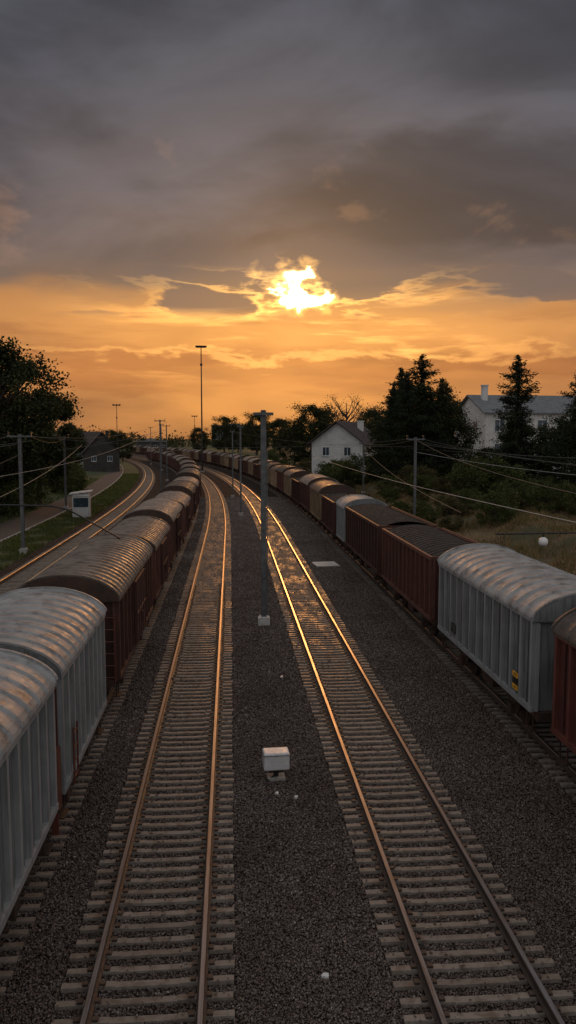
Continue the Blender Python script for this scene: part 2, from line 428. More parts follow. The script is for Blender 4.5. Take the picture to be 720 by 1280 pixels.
def bodymesh(L,mat,pitch,open_=False,zt=3.27,ribm=None):
    key=('body',L,mat.name,pitch,open_)
    if key in cache: return cache[key]
    b=MB(); hw=1.36; z0=1.05
    if not open_: b.box(-hw,hw,-L/2+.04,L/2-.04,z0,zt)
    else:
        b.box(-hw,-hw+.08,-L/2+.04,L/2-.04,z0,zt); b.box(hw-.08,hw,-L/2+.04,L/2-.04,z0,zt)
        b.box(-hw+.081,hw-.081,-L/2+.04,-L/2+.12,z0,zt); b.box(-hw+.081,hw-.081,L/2-.12,L/2-.04,z0,zt)
        b.box(-hw+.081,hw-.081,-L/2+.121,L/2-.121,z0,z0+.1)
    k=max(3,int(round(L/pitch)))
    for i in range(k+1):
        yc=-L/2+.08+i*(L-.16)/k
        for sx in (-1,1):
            x0,x1=(hw-.002,hw+.085) if sx>0 else (-hw-.085,-hw+.002)
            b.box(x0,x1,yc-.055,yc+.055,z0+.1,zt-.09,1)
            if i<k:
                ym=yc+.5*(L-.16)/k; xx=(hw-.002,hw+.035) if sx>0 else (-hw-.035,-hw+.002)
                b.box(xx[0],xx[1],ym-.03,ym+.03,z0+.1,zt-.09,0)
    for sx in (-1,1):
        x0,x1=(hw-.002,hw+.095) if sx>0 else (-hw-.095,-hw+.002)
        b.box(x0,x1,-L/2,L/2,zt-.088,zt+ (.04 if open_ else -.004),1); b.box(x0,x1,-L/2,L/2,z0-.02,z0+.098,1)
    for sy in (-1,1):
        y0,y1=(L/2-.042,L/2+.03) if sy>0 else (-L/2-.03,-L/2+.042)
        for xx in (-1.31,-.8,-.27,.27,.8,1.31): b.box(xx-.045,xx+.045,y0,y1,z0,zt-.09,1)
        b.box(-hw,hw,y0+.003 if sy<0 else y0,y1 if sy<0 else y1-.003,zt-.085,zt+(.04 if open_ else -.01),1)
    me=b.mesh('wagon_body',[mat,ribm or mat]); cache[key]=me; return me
def undermesh(L):
    key=('under',L)
    if key in cache: return cache[key]
    b=MB()
    for sx in (-1,1):
        xa=sx*1.22
        b.box(xa-.06,xa+.06,-L/2,L/2,.86,1.025,1)
        ax=max(L/2-1.9,min(1.1,L/2-.8))
        for sy in (-1,1):
            yc=sy*ax; xo=sx*1.08
            b.prism([(yc-.55,.86),(yc-.2,.35),(yc+.2,.35),(yc+.55,.86)],xo-.02,xo+.02,0,'x')
            for i in range(4): # leaf spring
                w=.62-.12*i; zc=.80-.045*i
                b.box(xo+sx*.04-.05,xo+sx*.04+.05,yc-w,yc+w,zc-.02,zc+.02,0)
            b.box(xo+sx*.06-.1,xo+sx*.06+.1,yc-.14,yc+.14,.34,.6,0)
        for sy in (-1,1):
            yy=sy*(L/2-.35); b.box(sx*1.3-.09,sx*1.3+.09,yy-.2,yy+.2,.48,.51); b.box(sx*1.3-.015,sx*1.3+.015,yy-.2,yy-.17,.51,.86); b.box(sx*1.3-.015,sx*1.3+.015,yy+.17,yy+.2,.51,.86)
    for sy in (-1,1):
        b.box(-1.3,1.3,sy*(L/2)-.06,sy*(L/2)+.06,.84,1.03,0)
    b.box(-.12,.12,-L/2+.1,L/2-.1,.8,1.0,0); b.box(-.5,.5,-.6,.3,.5,.8,0)
    b.tube([(.7,-.9,.62),(.7,.6,.62)],.2,10)
    b.box(-1.1,-.7,-.5,.4,.45,.84,0)
    me=b.mesh('underframe',[under,sillm]); cache[key]=me; return me
def wheelset_mesh():
    b=MB(); b.tube([(-1.05,0,.46),(1.05,0,.46)],.075,10)
    for sx in (-1,1):
        b.tube([(sx*.69,0,.46),(sx*.72,0,.46),(sx*.721,0,.46),(sx*.82,0,.46)],[.49,.49,.46,.455],28,smooth=False)
    return b.mesh('wheelset',wheelm)
wheel_me=wheelset_mesh()
b=MB()
b.tube([(0,0,0),(0,.3,0)],.10,12); b.tube([(0,.3,0),(0,.47,0)],.06,10); b.tube([(0,.47,0),(0,.51,0)],.22,16)
buffer_me=b.mesh('buffer',under)
b=MB(); b.tube([(0,0,0),(0,.35,-.05),(0,.6,-.22),(0,.75,-.12)],.045,8); b.box(-.09,.09,.2,.4,-.14,.06)
coupler_me=b.mesh('coupler',under)
ladm=M('ladder_red',(.10,.03,.02),(.14,.045,.03),3,.5)
def ladmesh(H,n):
    b=MB()
    for x in (-.17,.17): b.tube([(x,0,.0),(x,0,H)],.02,6)
    for i in range(n): b.tube([(-.17,0,.12+i*(H-.24)/(n-1)),(.17,0,.12+i*(H-.24)/(n-1))],.016,6)
    return b.mesh('ladder',ladm)
ladder_me=ladmesh(1.9,6); lad2=ladmesh(1.1,4)
def doormesh(mat,w=2.4):
    key=('door',mat.name)
    if key in cache: return cache[key]
    b=MB(); b.box(0,.06,-w/2,w/2,1.17,3.16)
    for i in range(5):
        yc=-w/2+.06+i*(w-.12)/4; b.box(.055,.09,yc-.03,yc+.03,1.18,3.15)
    b.box(.055,.1,-w/2,w/2,2.1,2.16); b.box(.06,.14,-.03,.03,1.6,1.95)
    me=b.mesh('sliding_door',mat); cache[key]=me; return me
def cargomesh(L):
    key=('cargo',L)
    if key in cache: return cache[key]
    b=MB(); n=int(L/.45)
    ys=np.linspace(-L/2+.15,L/2-.15,n*4+1); ts=np.linspace(-1,1,13)
    vs=[];
    for j,y in enumerate(ys):
        a=.06 if (j%4)<2 else 0
        for tt in ts: vs.append((tt*1.26,y,3.16+.28*(1-tt*tt)+a))
    fs=[(j*13+i,j*13+i+1,(j+1)*13+i+1,(j+1)*13+i) for j in range(len(ys)-1) for i in range(12)]
    b.add(vs,fs); me=b.mesh('cargo_cover',tarp); cache[key]=me; return me
kinds={
 'silver':dict(body=silver,ribm=silver_rib_lit,roof=silver_roof,bp=.55,rp=.5,amp=.024,rib=True,zp=3.88),
 'silver_ribbed':dict(body=silver,ribm=silver_rib_lit,roof=silver_roof,bp=.66,rp=.62,amp=.026,rib=True,zp=3.86),
 'brown':dict(body=brown,ribm=brown_rib_lit,roof=grey_roof,bp=.8,rp=.45,amp=.032,rib=True,zp=3.92),
 'red':dict(body=redbrown,ribm=red_rib_lit,roof=grey_roof,bp=.75,rp=.6,amp=.024,rib=True,zp=3.9),
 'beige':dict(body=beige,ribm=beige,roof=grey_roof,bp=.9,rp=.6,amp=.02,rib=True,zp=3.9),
 'dark':dict(body=darkbrown,ribm=brown,roof=None,bp=.8), 'open':dict(body=brown,ribm=brown_rib_lit,roof=None,bp=.7)}
def wagon(kind,u,Y0,Y1,label,group,near=False,bufs=(1,1),sz=1.0,sx=1.0):
    k=kinds[kind]; L=round(Y1-Y0,2); Yc=(Y0+Y1)/2
    root=thing('freight_wagon',label,'freight wagon',(u+off(Yc),Yc,.2),-math.atan(slope(Yc)),group)
    root.scale=(sx,1,sz)
    op=k['roof'] is None
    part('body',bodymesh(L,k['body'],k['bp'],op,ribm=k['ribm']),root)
    if op: part('cargo_cover',cargomesh(L),root)
    else: part('roof',roofmesh(L,k['roof'],k['rp'],k['amp'],k['rib'],k['zp']),root)
    part('underframe',undermesh(L),root)
    ax=max(L/2-1.9,min(1.1,L/2-.8))
    for s_ in (-1,1):
        part('wheelset',wheel_me,root,(0,s_*ax,0))
    if Y0<130:
        for s_,on in ((-1,bufs[0]),(1,bufs[1])):
            if on:
                for x in (-.87,.87): part('buffer',buffer_me,root,(x,s_*(L/2+.05),.94),rot=(0,0,0 if s_>0 else math.pi))
                part('coupler',coupler_me,root,(0,s_*(L/2+.05),.94),rot=(0,0,0 if s_>0 else math.pi))
        if not op and kind in('brown','red','beige') and L>7:
            dm=doormesh(k['body']); part('sliding_door',dm,root,(1.46,0,0)); part('sliding_door',dm,root,(-1.46,0,0),rot=(0,0,math.pi))
        if near: part('ladder',ladder_me,root,(1.15,-L/2-.1,1.0))
    return root
GL='wagons of the freight train on the near track'; GR='wagons of the long freight train beside the embankment'
wagon('silver',uL-.1,2.0,13.1,'silver covered freight wagon with corrugated rounded roof',GL,bufs=(1,0))
w=wagon('silver',uL-.1,13.65,18.4,'short silver covered wagon with ribbed sides and curved roof',GL,near=True,bufs=(0,1))
b=MB(); b.box(-1.36,1.36,-.06,0,1.06,3.26)
for xx in (-1.3,-.65,0,.65,1.3): b.box(xx-.05,xx+.05,-.11,-.058,1.06,3.25)
part('end_wall',b.mesh('end_wall',redbrown),w,(0,-4.75/2-.031,0),label='dark red ribbed end wall')
b=MB(); b.box(-1.42,1.42,-.45,-.115,.9,1.04); b.box(1.36,1.42,-.38,-.12,1.04,2.0); b.box(1.30,1.42,-.45,-.385,.5,2.05)
part('end_platform',b.mesh('end_platform',ladm),w,(0,-4.75/2-.01,0),label='dark red end platform with hand rails')
part('ladder',lad2,w,(1.50,-1.6,.95),rot=(0,0,math.pi/2),label='dark red ladder on the wagon side')
Y=20.4; i=0
szs=[.98,.91,.95,.88,.94,.90]
while Y<270:
    L=8.6 if i==0 else (7.8 if i%2==0 else 7.2)
    gap=2.2 if i<2 else 3.0
    wagon('brown',uL,Y,Y+L,'red-brown covered freight wagon with grey curved roof',GL,near=i<2,sz=szs[i%6],sx=.97 if i<1 else .92); Y+=L+gap; i+=1
w0=wagon('red',uR,6.5,15.9,'red-brown covered freight wagon with vertical ribs',GR)
ws=wagon('silver_ribbed',uR,17.1,25.2,'silver covered freight wagon with white rounded roof',GR,near=True)
wagon('open',uR,26.3,35.0,'red-brown open wagon under a black ribbed cover',GR,near=True)
wagon('dark',uR,36.0,46.4,'dark brown open wagon under a black cover',GR)
wagon('silver_ribbed',uR,47.5,50.9,'short silver covered wagon between brown wagons',GR,sz=.95,sx=.95)
Y=52.0; seq=['dark','beige','brown','dark','beige','brown','beige','beige','brown']; i=0
lab={'dark':'dark brown open wagon under a black cover','beige':'beige covered freight wagon with ribbed roof','brown':'red-brown covered freight wagon with grey curved roof'}
while Y<385:
    k=seq[i%len(seq)]; L=6.8
    wagon(k,uR,Y,Y+L,lab[k],GR,sz=.94+.03*(i%3)); Y+=L+1.7; i+=1
# warning plate on silver wagon side facing tracks
b=MB(); b.box(-.012,0,-.17,.17,.09,.22,0); b.box(-.012,0,-.17,.17,-.22,-.09,0); b.box(-.013,0,-.17,.17,-.089,.089,1)
b.box(-.018,-.012,-.11,.1,.14,.155,1); b.box(-.018,-.012,-.11,.06,.18,.195,1); b.box(-.018,-.012,-.11,.1,-.17,-.15,1)
part('warning_plate',b.mesh('warning_plate',[yellow,black]),ws,(-1.455,-3.1,1.5),label='orange and black warning plate')
b=MB(); b.box(-.01,0,-.25,.25,-.15,.15,0)
for r_ in range(3): b.box(-.014,-.0105,-.2,.2-.08*r_,.07-.08*r_,.09-.08*r_,1)
part('data_plate',b.mesh('data_plate',[black,silver]),ws,(-1.455,2.2,1.5))
# ------------------------------------------------------------ masts
def hbeam(b,w,z0,z1,mi=0):
    b.box(-w/2,w/2,-w/2,-w/2+.02,z0,z1,mi); b.box(-w/2,w/2,w/2-.02,w/2,z0,z1,mi); b.box(-.012,.012,-w/2+.02,w/2-.02,z0,z1,mi)
def insulator(b,x,y,z):
    for i in range(4): b.tube([(x,y,z+i*.07),(x,y,z+i*.07+.04)],[.07,.04],10,0)
def mast(X,Y,ztop,w=.22,arm=.45,label='grey steel railway mast with a short crossbar',fm=None,grp='railway masts along the tracks',z0=0,rz=0,ins=True):
    root=thing('railway_mast',label,'mast',(X,Y,z0),rz,grp)
    H=ztop-z0
    b=MB(); hbeam(b,w,.15,H)
    part('post',b.mesh('post',steelm),root)
    b=MB(); b.box(-arm,arm,-.05,.05,H-.16,H-.05); b.box(-.09,.09,-w/2-.03,w/2+.03,H+.002,H+.05)
    b.box(-arm,arm,-w/2-.08,-w/2-.005,H-.16,H-.05)
    part('crossbar',b.mesh('crossbar',steelm),root)
    if ins:
        for s_ in (-1,1):
            b=MB(); insulator(b,0,0,0); part('insulator',b.mesh('insulator',insul),root,(s_*(arm-.06),0,H-.045))
    b=MB(); b.prism([(-.24,-.1),(-.24,.28),(-.16,.34),(.16,.34),(.24,.28),(.24,-.1)],-.24,.24)
    part('foundation',b.mesh('foundation',fm or concrete),root)
    return root
mm_=mast(1.34,31.2,8.75,.22,.40,'tall grey steel mast on a white concrete base',whitecon,ins=False)
b=MB(); b.tube([(.14,-.1,.4),(.14,-.1,7.2)],.022,8); b.box(-.10,.10,-.22,-.112,2.0,2.4)
part('cable_duct',b.mesh('cable_duct',steelm),mm_)
for Y,u,zt in ((76,1.15,8.9),(100,1.15,8.6),(100,-8.1,10),(140,-8.0,10),(185,-8,11),(230,-8,11)):
    mast(u+off(Y),Y,zt,.17,.7 if u<0 else .3)
mast(-13.9,52.3,7.9,.22,.8,'grey post with crossbar and insulators by the road')
mast(-17.9,85,7.9,.2,.5,'thin grey post beside the road',)
mast(14.6,60,7.7,.2,.7,'grey post with crossbar standing on the embankment',z0=height(14.6,60)-.2)
mast(15.0,86,7.2,.18,.5,'thin grey post on the embankment',z0=height(15.3,86)-.2)
mast(14.0,118,6.6,.18,.5,'thin grey post on the embankment',z0=height(15.7,118)-.2)
def lightmast(X,Y,H,label,z0=0,heads=4,r=.22):
    root=thing('floodlight_mast',label,'light mast',(X,Y,z0),0,'tall light masts of the rail yard')
    b=MB(); b.tube([(0,0,0),(0,0,H*.5),(0,0,H)],[r,r*.75,r*.5],10)
    b.tube([(0,0,H-4.2),(0,0,H-3.7)],[r*1.3,r*1.3],10); part('pole',b.mesh('pole',darksteel),root)
    b=MB(); b.tube([(-1.0,0,H-.1),(1.0,0,H-.1)],.09,8); b.tube([(0,-.5,H-.1),(0,.5,H-.1)],.09,8); part('head_frame',b.mesh('head_frame',darksteel),root)
    hb=MB(); hb.box(-.32,.32,-.25,.25,-.16,.2); hb.box(-.27,.27,-.26,-.25,-.12,.15); hm=hb.mesh('lamp_head',darksteel)
    for i in range(heads):
        part('lamp_head',hm,root,(-.95+1.9*i/(heads-1),-.05,H+.08),rot=(.3,0,0))
    b=MB(); b.prism([(-.5,-.1),(-.5,.3),(.5,.3),(.5,-.1)],-.5,.5); part('foundation',b.mesh('foundation',concrete),root)
lightmast(-6.4,177,28.2,'very tall slender floodlight mast between the tracks')
lightmast(-36,250,18.2,'slender light mast near distant houses',heads=3,r=.16)
lightmast(-15,330,17,'slender light mast among far buildings',heads=3,r=.16)
lightmast(10,300,13,'slender light mast beside the far wagons',heads=3,r=.14,z0=2)
# signal box cabinet
root=thing('trackside_cabinet','small white equipment box on a short stand in gravel','equipment box',(.98,16.7,0),math.radians(3))
b=MB(); b.box(-.29,.29,-.19,.19,.26,.66); me=b.mesh('cabinet_housing',white); o=part('housing',me,root); mo=o.modifiers.new('b','BEVEL'); mo.width=.035; mo.segments=3
b=MB(); b.box(-.3,.3,-.2,.2,.6,.612); o=part('lid_seam',b.mesh('lid_seam',steelm),root)
b=MB(); b.tube([(0,0,-.05),(0,0,.26)],.06,10); b.box(-.16,.16,-.1,.1,.2,.262); b.tube([(.0,0,.1),(-.2,-.15,.03),(-.26,-.4,.0)],.022,7)
part('stand',b.mesh('stand',darksteel),root)
b=MB(); b.box(-.2,.2,-.14,.14,-.05,.07); part('foundation',b.mesh('foundation',concrete),root)
# scraps
def scrap(X,Y,sz,label,name='litter_scrap'):
    b=MB(); n=9; r=[sz*random.uniform(.6,1.15) for _ in range(n)]
    top=[(r[i]*math.cos(6.283*i/n),r[i]*.7*math.sin(6.283*i/n),.045+random.uniform(-.01,.02)) for i in range(n)]
    bot=[(p[0],p[1],.0) for p in top]
    b.add(top+bot,[tuple(range(n))]+[(i,(i+1)%n,(i+1)%n+n,i+n) for i in range(n)])
    thing(name,label,'scrap',(X,Y,.0),random.uniform(0,3),'pale scraps on the gravel',b.mesh(name,white))
scrap(.95,15.9,.07,'small white scrap on the gravel'); scrap(1.35,15.7,.06,'small white scrap on the gravel')
scrap(1.3,10.2,.065,'crumpled white scrap lying on dark gravel')
scrap(1.6,24,.06,'small white scrap on the gravel')
b=MB(); b.box(-.7,.7,-.8,.8,0,.06)
thing('concrete_slab','pale flat concrete slab lying beside the track','slab',(5.75,46,.0),.1,None,b.mesh('concrete_slab',whitecon))
# globe lamp with pipe arm beside the right train
hz=height(15.6,26.5)-.1
root=thing('globe_lamp','white globe lamp hanging from a dark horizontal pipe','lamp',(15.6,26.5,hz))
b=MB(); b.tube([(0,0,-.2),(0,0,4.5-hz)],.05,8); b.tube([(0,0,4.3-hz),(-2.5,0,4.3-hz),(-6.2,0,4.27-hz)],.03,8); part('pipe_arm',b.mesh('pipe_arm',darksteel),root)
b=MB(); nn=10
b.tube([(0,0,-.17)]+[(0,0,-.17*math.cos(math.pi*i/nn)) for i in range(1,nn)]+[(0,0,.17)],[.01]+[.17*math.sin(math.pi*i/nn) for i in range(1,nn)]+[.03],18)
part('globe',b.mesh('globe',globe),root,(-4.45,0,3.98-hz)); b=MB(); b.tube([(0,0,0),(0,0,.16)],.035,8); part('hanger',b.mesh('hanger',darksteel),root,(-4.45,0,4.13-hz))
# wires
def wire(p,q,sag,r=.012,mat=wirem,label='thin overhead wire between masts',n=24):
    p=Vector(p);q=Vector(q); pts=[]
    for i in range(n+1):
        s_=i/n; x=p.lerp(q,s_); x.z-=4*sag*s_*(1-s_); pts.append(x)
    b=MB(); b.tube([x-p for x in pts],r,5); thing('overhead_wire',label,'wire',tuple(p),0,'overhead wires across the rail yard',b.mesh('overhead_wire',mat))
wire((9.9,18,5.3),(9.6,86,5.6),.3,.014,wirel); wire((10.5,18,5.9),(14.6,60,7.6),.5)
wire((15.2,60,7.6),(24,20,6.2),.8); wire((13.9,60,7.6),(-13.2,52,7.8),.7,.008)
wire((14.6,60,7.6),(15.0,86,7.1),.3); wire((15,86,7.1),(14,118,6.5),.3)
wire((13.9,60,7.6),(30,34,5.4),.5); wire((15.2,60,7.2),(32,48,6.6),.6,.016); wire((14.6,60,6.6),(31,42,4.9),.5,.014,wirel)
wire((15.2,86,7.1),(40,80,6.8),.8,.018); wire((9.2,30,4.7),(15.0,86,6.6),.5,.014)
wire((-13.2,52.3,7.8),(-17.7,85,7.8),.5); wire((-14.6,52.3,7.8),(-17,8,7.6),.9); wire((-13.2,52.3,7.8),(-8.1,100,9.8),.8)
wire((-13,37,4.0),(-16,85,7.0),.6,.014,wirel); wire((-12.5,26,5.8),(-8.6,100,9.3),1.2,.012,wirel)
wire((-8.1,100,9.8),(-11.4,140,9.8),.5); wire((1.5,76,8.8),(9.6,86,5.6),.4,.01)
wire((14.6,60,7.0),(.7,100,8.5),.5,.01); wire((-24,34,6.4),(-13.9,52.3,7.3),.3,.016)
wire((-30,50,6.9),(-13.2,52.3,7.5),.5,.018); wire((-14,22,5.3),(-13.9,52.3,6.6),.5,.014); wire((-26,70,6.0),(-8.1,100,8.8),.8,.02)
# loose black cable
cp=[(-12,26,5.35),(-8.4,28,5.3),(-6.4,28,5.25),(-5.8,28,5.1),(-5.1,28,4.7),(-4.0,28,4.05)]
b=MB(); b.tube([Vector(c)-Vector(cp[0]) for c in cp],.032,7)
thing('slack_cable','thick black cable slung down to a wagon roof','cable',cp[0],0,None,b.mesh('slack_cable',blackw))
# ------------------------------------------------------------ booth
bx,by=-14.5,76
root=thing('trackside_booth','small white booth with blue windows and slanting roof','booth',(bx,by,-.06),math.radians(5))
b=MB(); b.box(-.8,.8,-.8,.8,0,1.1); b.box(-.8,-.7,-.8,.8,1.1,2.2); b.box(.7,.8,-.8,.8,1.1,2.2); b.box(-.699,.699,.7,.8,1.1,2.2); b.box(-.699,.699,-.8,-.7,2.0,2.2)
part('wall',b.mesh('wall',hutwall),root)
b=MB(); b.box(-.699,.699,-.77,-.75,1.1,2.0); part('window',b.mesh('window',glass),root)
b=MB(); b.prism([(-1.05,2.35),(1.05,2.6),(1.05,2.7),(-1.05,2.45)],-1.0,1.0); b.box(-.75,.75,-.75,.75,2.2,2.4); part('roof',b.mesh('roof',white),root)
# ------------------------------------------------------------ houses
def window(par,x,y,z,w,h,face,sill=True):
    b=MB(); t_=.06
    b.box(-w/2-t_,w/2+t_,-.05,.0,-h/2-t_,-h/2); b.box(-w/2-t_,w/2+t_,-.05,.0,h/2,h/2+t_)
    b.box(-w/2-t_,-w/2,-.05,0,-h/2,h/2); b.box(w/2,w/2+t_,-.05,0,-h/2,h/2); b.box(-.03,.03,-.045,0,-h/2,h/2)
    b.box(-w/2-.1,w/2+.1,-.12,-.0,-h/2-.12,-h/2-t_-.002)
    g=MB(); g.box(-w/2,-.03,-.02,-.008,-h/2,h/2); g.box(.03,w/2,-.02,-.008,-h/2,h/2)
    rz=0 if face=='y-' else -math.pi/2
    o=part('window',g.mesh('window',glass),par,(x,y,z),rot=(0,0,rz)); part('frame',b.mesh('frame',white),o)
def house(X,Y,W,D,eave,ridge,label,wallm,roofm,rz=0,z0=0,gable_front=True,chim=None,wins=(),ov=.45):
    root=thing('house',label,'house',(X,Y,z0),rz)
    b=MB()
    if gable_front:
        b.prism([(-W/2,-.5),(-W/2,eave),(0,ridge),(W/2,eave),(W/2,-.5)],-D/2,D/2)
    else:
        b.prism([(-D/2,-.5),(-D/2,eave),(0,ridge),(D/2,eave),(D/2,-.5)],-W/2,W/2,0,'x')
    part('wall',b.mesh('wall',wallm),root)
    b=MB(); half=W/2 if gable_front else D/2; run=(D if gable_front else W)/2+ov
    k=(ridge-eave)/half
    for s_ in (-1,1):
        pr=[(0,ridge+.03),(s_*(half+ov),eave-k*ov+.03),(s_*(half+ov),eave-k*ov+.2),(0,ridge+.22)]
        b.prism(pr,-run,run,0,'y' if gable_front else 'x')
    r=part('roof',b.mesh('roof',roofm),root)
    if chim:
        b=MB(); cx,cy,cz=chim; b.box(cx-.35,cx+.35,cy-.35,cy+.35,eave,cz); b.box(cx-.42,cx+.42,cy-.42,cy+.42,cz+.001,cz+.15)
        part('chimney',b.mesh('chimney',wallm),r)
    for (fx,fz,w,h,face) in wins:
        if face=='y-': window(root,fx,-D/2-.002,fz,w,h,face)
        else: window(root,-W/2-.002,fx,fz,w,h,face)
    return root
zz=height(18,110)
h1=house(16.6,108,7.4,9,5.0,7.7,'white gabled house with dark tiled roof',whitewall,rooftile,math.radians(-28),zz-.1,True,(1.5,1,7.9),
 [(-1.6,3.8,.9,1.1,'y-'),(1.5,3.8,.9,1.1,'y-'),(-1.6,1.5,.9,1.1,'y-'),(-2,3.7,.9,1.1,'x-'),(2,3.7,.9,1.1,'x-')],ov=.6)
b=MB(); b.box(-.5,.5,-.06,0,0,2.1); part('door',b.mesh('door',darkwall),h1,(1.5,-4.502,.1))
h2=house(42.4,104,20,10,8.4,10.7,'large white two-storey house with grey roof and chimney',whitewall,greyrooftile,math.radians(6),height(40,104),False,(-8.6,-1.5,12.0),
 [(x,z,1.3,1.4,'y-') for x in(-8,-5,-2,1,4,7) for z in (6.7,3.6)]+[(-2,6.6,1.2,1.4,'x-'),(2,6.6,1.2,1.4,'x-')])
house(-30.5,185,8,8,4.6,9.0,'dark house with steep tiled roof behind trees',darkwall,rooftile,math.radians(12),0,True,(1.5,0,9.4),[(-1.8,3.0,1.0,1.1,'y-'),(1.8,3.0,1.0,1.1,'y-')])
house(-52,215,11,9,4.5,8.6,'low dark house with tiled roof',darkwall,rooftile,math.radians(-20),0,False)
house(-46,240,12,10,5,9.5,'dark distant house with tiled roof',darkwall,rooftile,math.radians(10),0,False,None)
def hall(X,Y,W,D,H,label,wm,rz=0,n=6):
    root=thing('industrial_building',label,'building',(X,Y,0),rz)
    b=MB(); b.box(-W/2,W/2,-D/2,D/2,-.3,H); part('wall',b.mesh('wall',wm),root)
    b=MB(); b.box(-W/2-.3,W/2+.3,-D/2-.3,D/2+.3,H+.002,H+.5); b.box(-W/6,W/6,-D/4,D/4,H+.503,H+1.6); part('roof',b.mesh('roof',greyrooftile),root)
    for i in range(n): window(root,-W/2+W*(i+.5)/n,-D/2-.003,H*.6,W/n*.55,H*.25,'y-')
hall(2,470,26,16,15,'flat-roofed grey building beyond the tracks',darkwall)
hall(-35,205,9,6,3.4,'small white flat-roofed building beside the far track',whitewall,.1,3) 
hall(-40,395,14,10,6,'low flat-roofed grey building by the tracks',darkwall,.2,4)
# ------------------------------------------------------------ trees
def leafquads(C,nrm_sz,n,rad,flat=.75):
    k=len(C); idx=rng.integers(0,k,n)
    P=C[idx]+rng.normal(0,1,(n,3))*rad[idx][:,None]*np.array([1,1,flat])
    a=rng.normal(0,1,(n,3)); a/=np.linalg.norm(a,axis=1)[:,None]
    b_=rng.normal(0,1,(n,3)); b_-=a*(a*b_).sum(1)[:,None]; b_/=np.linalg.norm(b_,axis=1)[:,None]
    s_=rng.uniform(.55,1.2,n)[:,None]*nrm_sz
    V=np.stack([P-a*s_,P+b_*s_*.6,P+a*s_,P-b_*s_*.6],1).reshape(-1,3)
    return V,np.arange(4*n).reshape(-1,4)
def broadleaf(H,W,n,leaf,mat,seed,trunkfrac=.22,clumps=70,bare=False):
    r=random.Random(seed); b=MB(); C=[]; rad=[]
    b.tube([(0,0,-.3),(.1,0,H*.25),(.05,.1,H*.55),(0,0,H*.85)],[H*.028,H*.02,H*.013,H*.004],9)
    nl=26 if bare else 16
    for i in range(nl):
        z0=H*r.uniform(trunkfrac,.7); th=r.uniform(0,6.28); L=W/2*r.uniform(.6,1.0)*(1.1-abs(z0/H-.45))
        e=(L*math.cos(th),L*math.sin(th),min(H*.97,z0+H*r.uniform(.12,.32)))
        mid=(e[0]*.45,e[1]*.45,z0+(e[2]-z0)*.35)
        b.tube([(0,0,z0),mid,e],[H*.009,H*.006,H*.002],6)
        if bare:
            for _ in range(5):
                f=r.uniform(.4,1); p=Vector((0,0,z0)).lerp(Vector(e),f); q=p+Vector((r.uniform(-1,1),r.uniform(-1,1),r.uniform(.3,1.3)))*H*.08
                b.tube([p,q],[H*.003,H*.001],5)
        C.append(e); rad.append(W*.07)
    for i in range(clumps):
        z=r.uniform(trunkfrac,1); prof=math.sin(math.pi*min(1,(z-trunkfrac)/(1-trunkfrac)*.86+.14))**.6
        rr=W/2*prof*r.uniform(.35,1.0)**.5; th=r.uniform(0,6.28)
        C.append((rr*math.cos(th),rr*math.sin(th),H*z*.96)); rad.append(W*r.uniform(.035,.075))
    tm=b.mesh('trunk',bark)
    V,F=leafquads(np.array(C),leaf,n,np.array(rad)); return tm,npmesh('crown',V,F,mat)
def conifer(H,W,mat,seed,dens=1.0,full=.8,rag=1.0):
    r=random.Random(seed); b=MB(); b.tube([(0,0,-.3),(0,0,H*.5),(.05,0,H)],[H*.02,H*.011,H*.002],8)
    P=[];Q=[]
    z=H*.05
    lob=[r.uniform(0,6.28) for _ in range(4)]
    while z<H*.985:
        f=1-z/H; rr=W/2*(f**full)*r.uniform(1-.3*rag,1+.25*rag)+.15
        for i in range(int(6+5*f)):
            th=r.uniform(0,6.28); L=rr*r.uniform(1-.5*rag,1+.25*rag)*(1+.25*rag*math.sin(2*th+lob[0]+z*.7)); zz_=z+r.uniform(-.25,.25)
            up=r.uniform(-.1,.35)*rag
            b.tube([(0,0,zz_),(L*.9*math.cos(th),L*.9*math.sin(th),zz_-L*(.12-up))],[.03*f+.01,.006],4,cap=False)
            m_=int((10+L*34)*dens)
            for _ in range(m_):
                q=r.random()**.8; sp=(.08+.14*(1-q))*L+.05
                x=L*q; dz=-.22*L*q+.24*L*q*q+up*L*q
                P.append((x*math.cos(th)+r.gauss(0,sp),x*math.sin(th)+r.gauss(0,sp),zz_+dz+r.gauss(0,.12)-abs(r.gauss(0,.1)))); Q.append((math.cos(th),math.sin(th)))
        z+=H*.03+.09*f
    P=np.array(P);Q=np.array(Q);n=len(P)
    d=np.stack([Q[:,0],Q[:,1],rng.normal(-.1,.45,n)],-1)+rng.normal(0,.4,(n,3)); d/=np.linalg.norm(d,axis=1)[:,None]
    s_=np.cross(d,rng.normal(0,1,(n,3))); s_/=np.linalg.norm(s_,axis=1)[:,None]
    l=rng.uniform(.12,.28,n)[:,None]; w_=.055
    V=np.stack([P-d*l,P+s_*w_,P+d*l,P-s_*w_],1).reshape(-1,3)
    return b.mesh('trunk',bark),npmesh('crown',V,np.arange(4*n).reshape(-1,4),mat)
TB=[broadleaf(18,12,30000,.19,leafm,1),broadleaf(12,9,17000,.17,leafm,2,.15),broadleaf(15,9,20000,.19,leafm,3)]
TC=[conifer(15,6.4,needlem,4,1.1,.7,1.3),conifer(12,6.0,needlem,5,1.1,.65,1.4),conifer(14,8.5,needlem,6,1.0,.5,1.3)]
TN=broadleaf(11,7,500,.1,shrubm,9,.3,20,bare=True)
SH=[broadleaf(3.2,4.2,6000,.11,bushm,11,.03,40),broadleaf(2.4,3.4,4500,.10,shrubm,12,.03,34)]
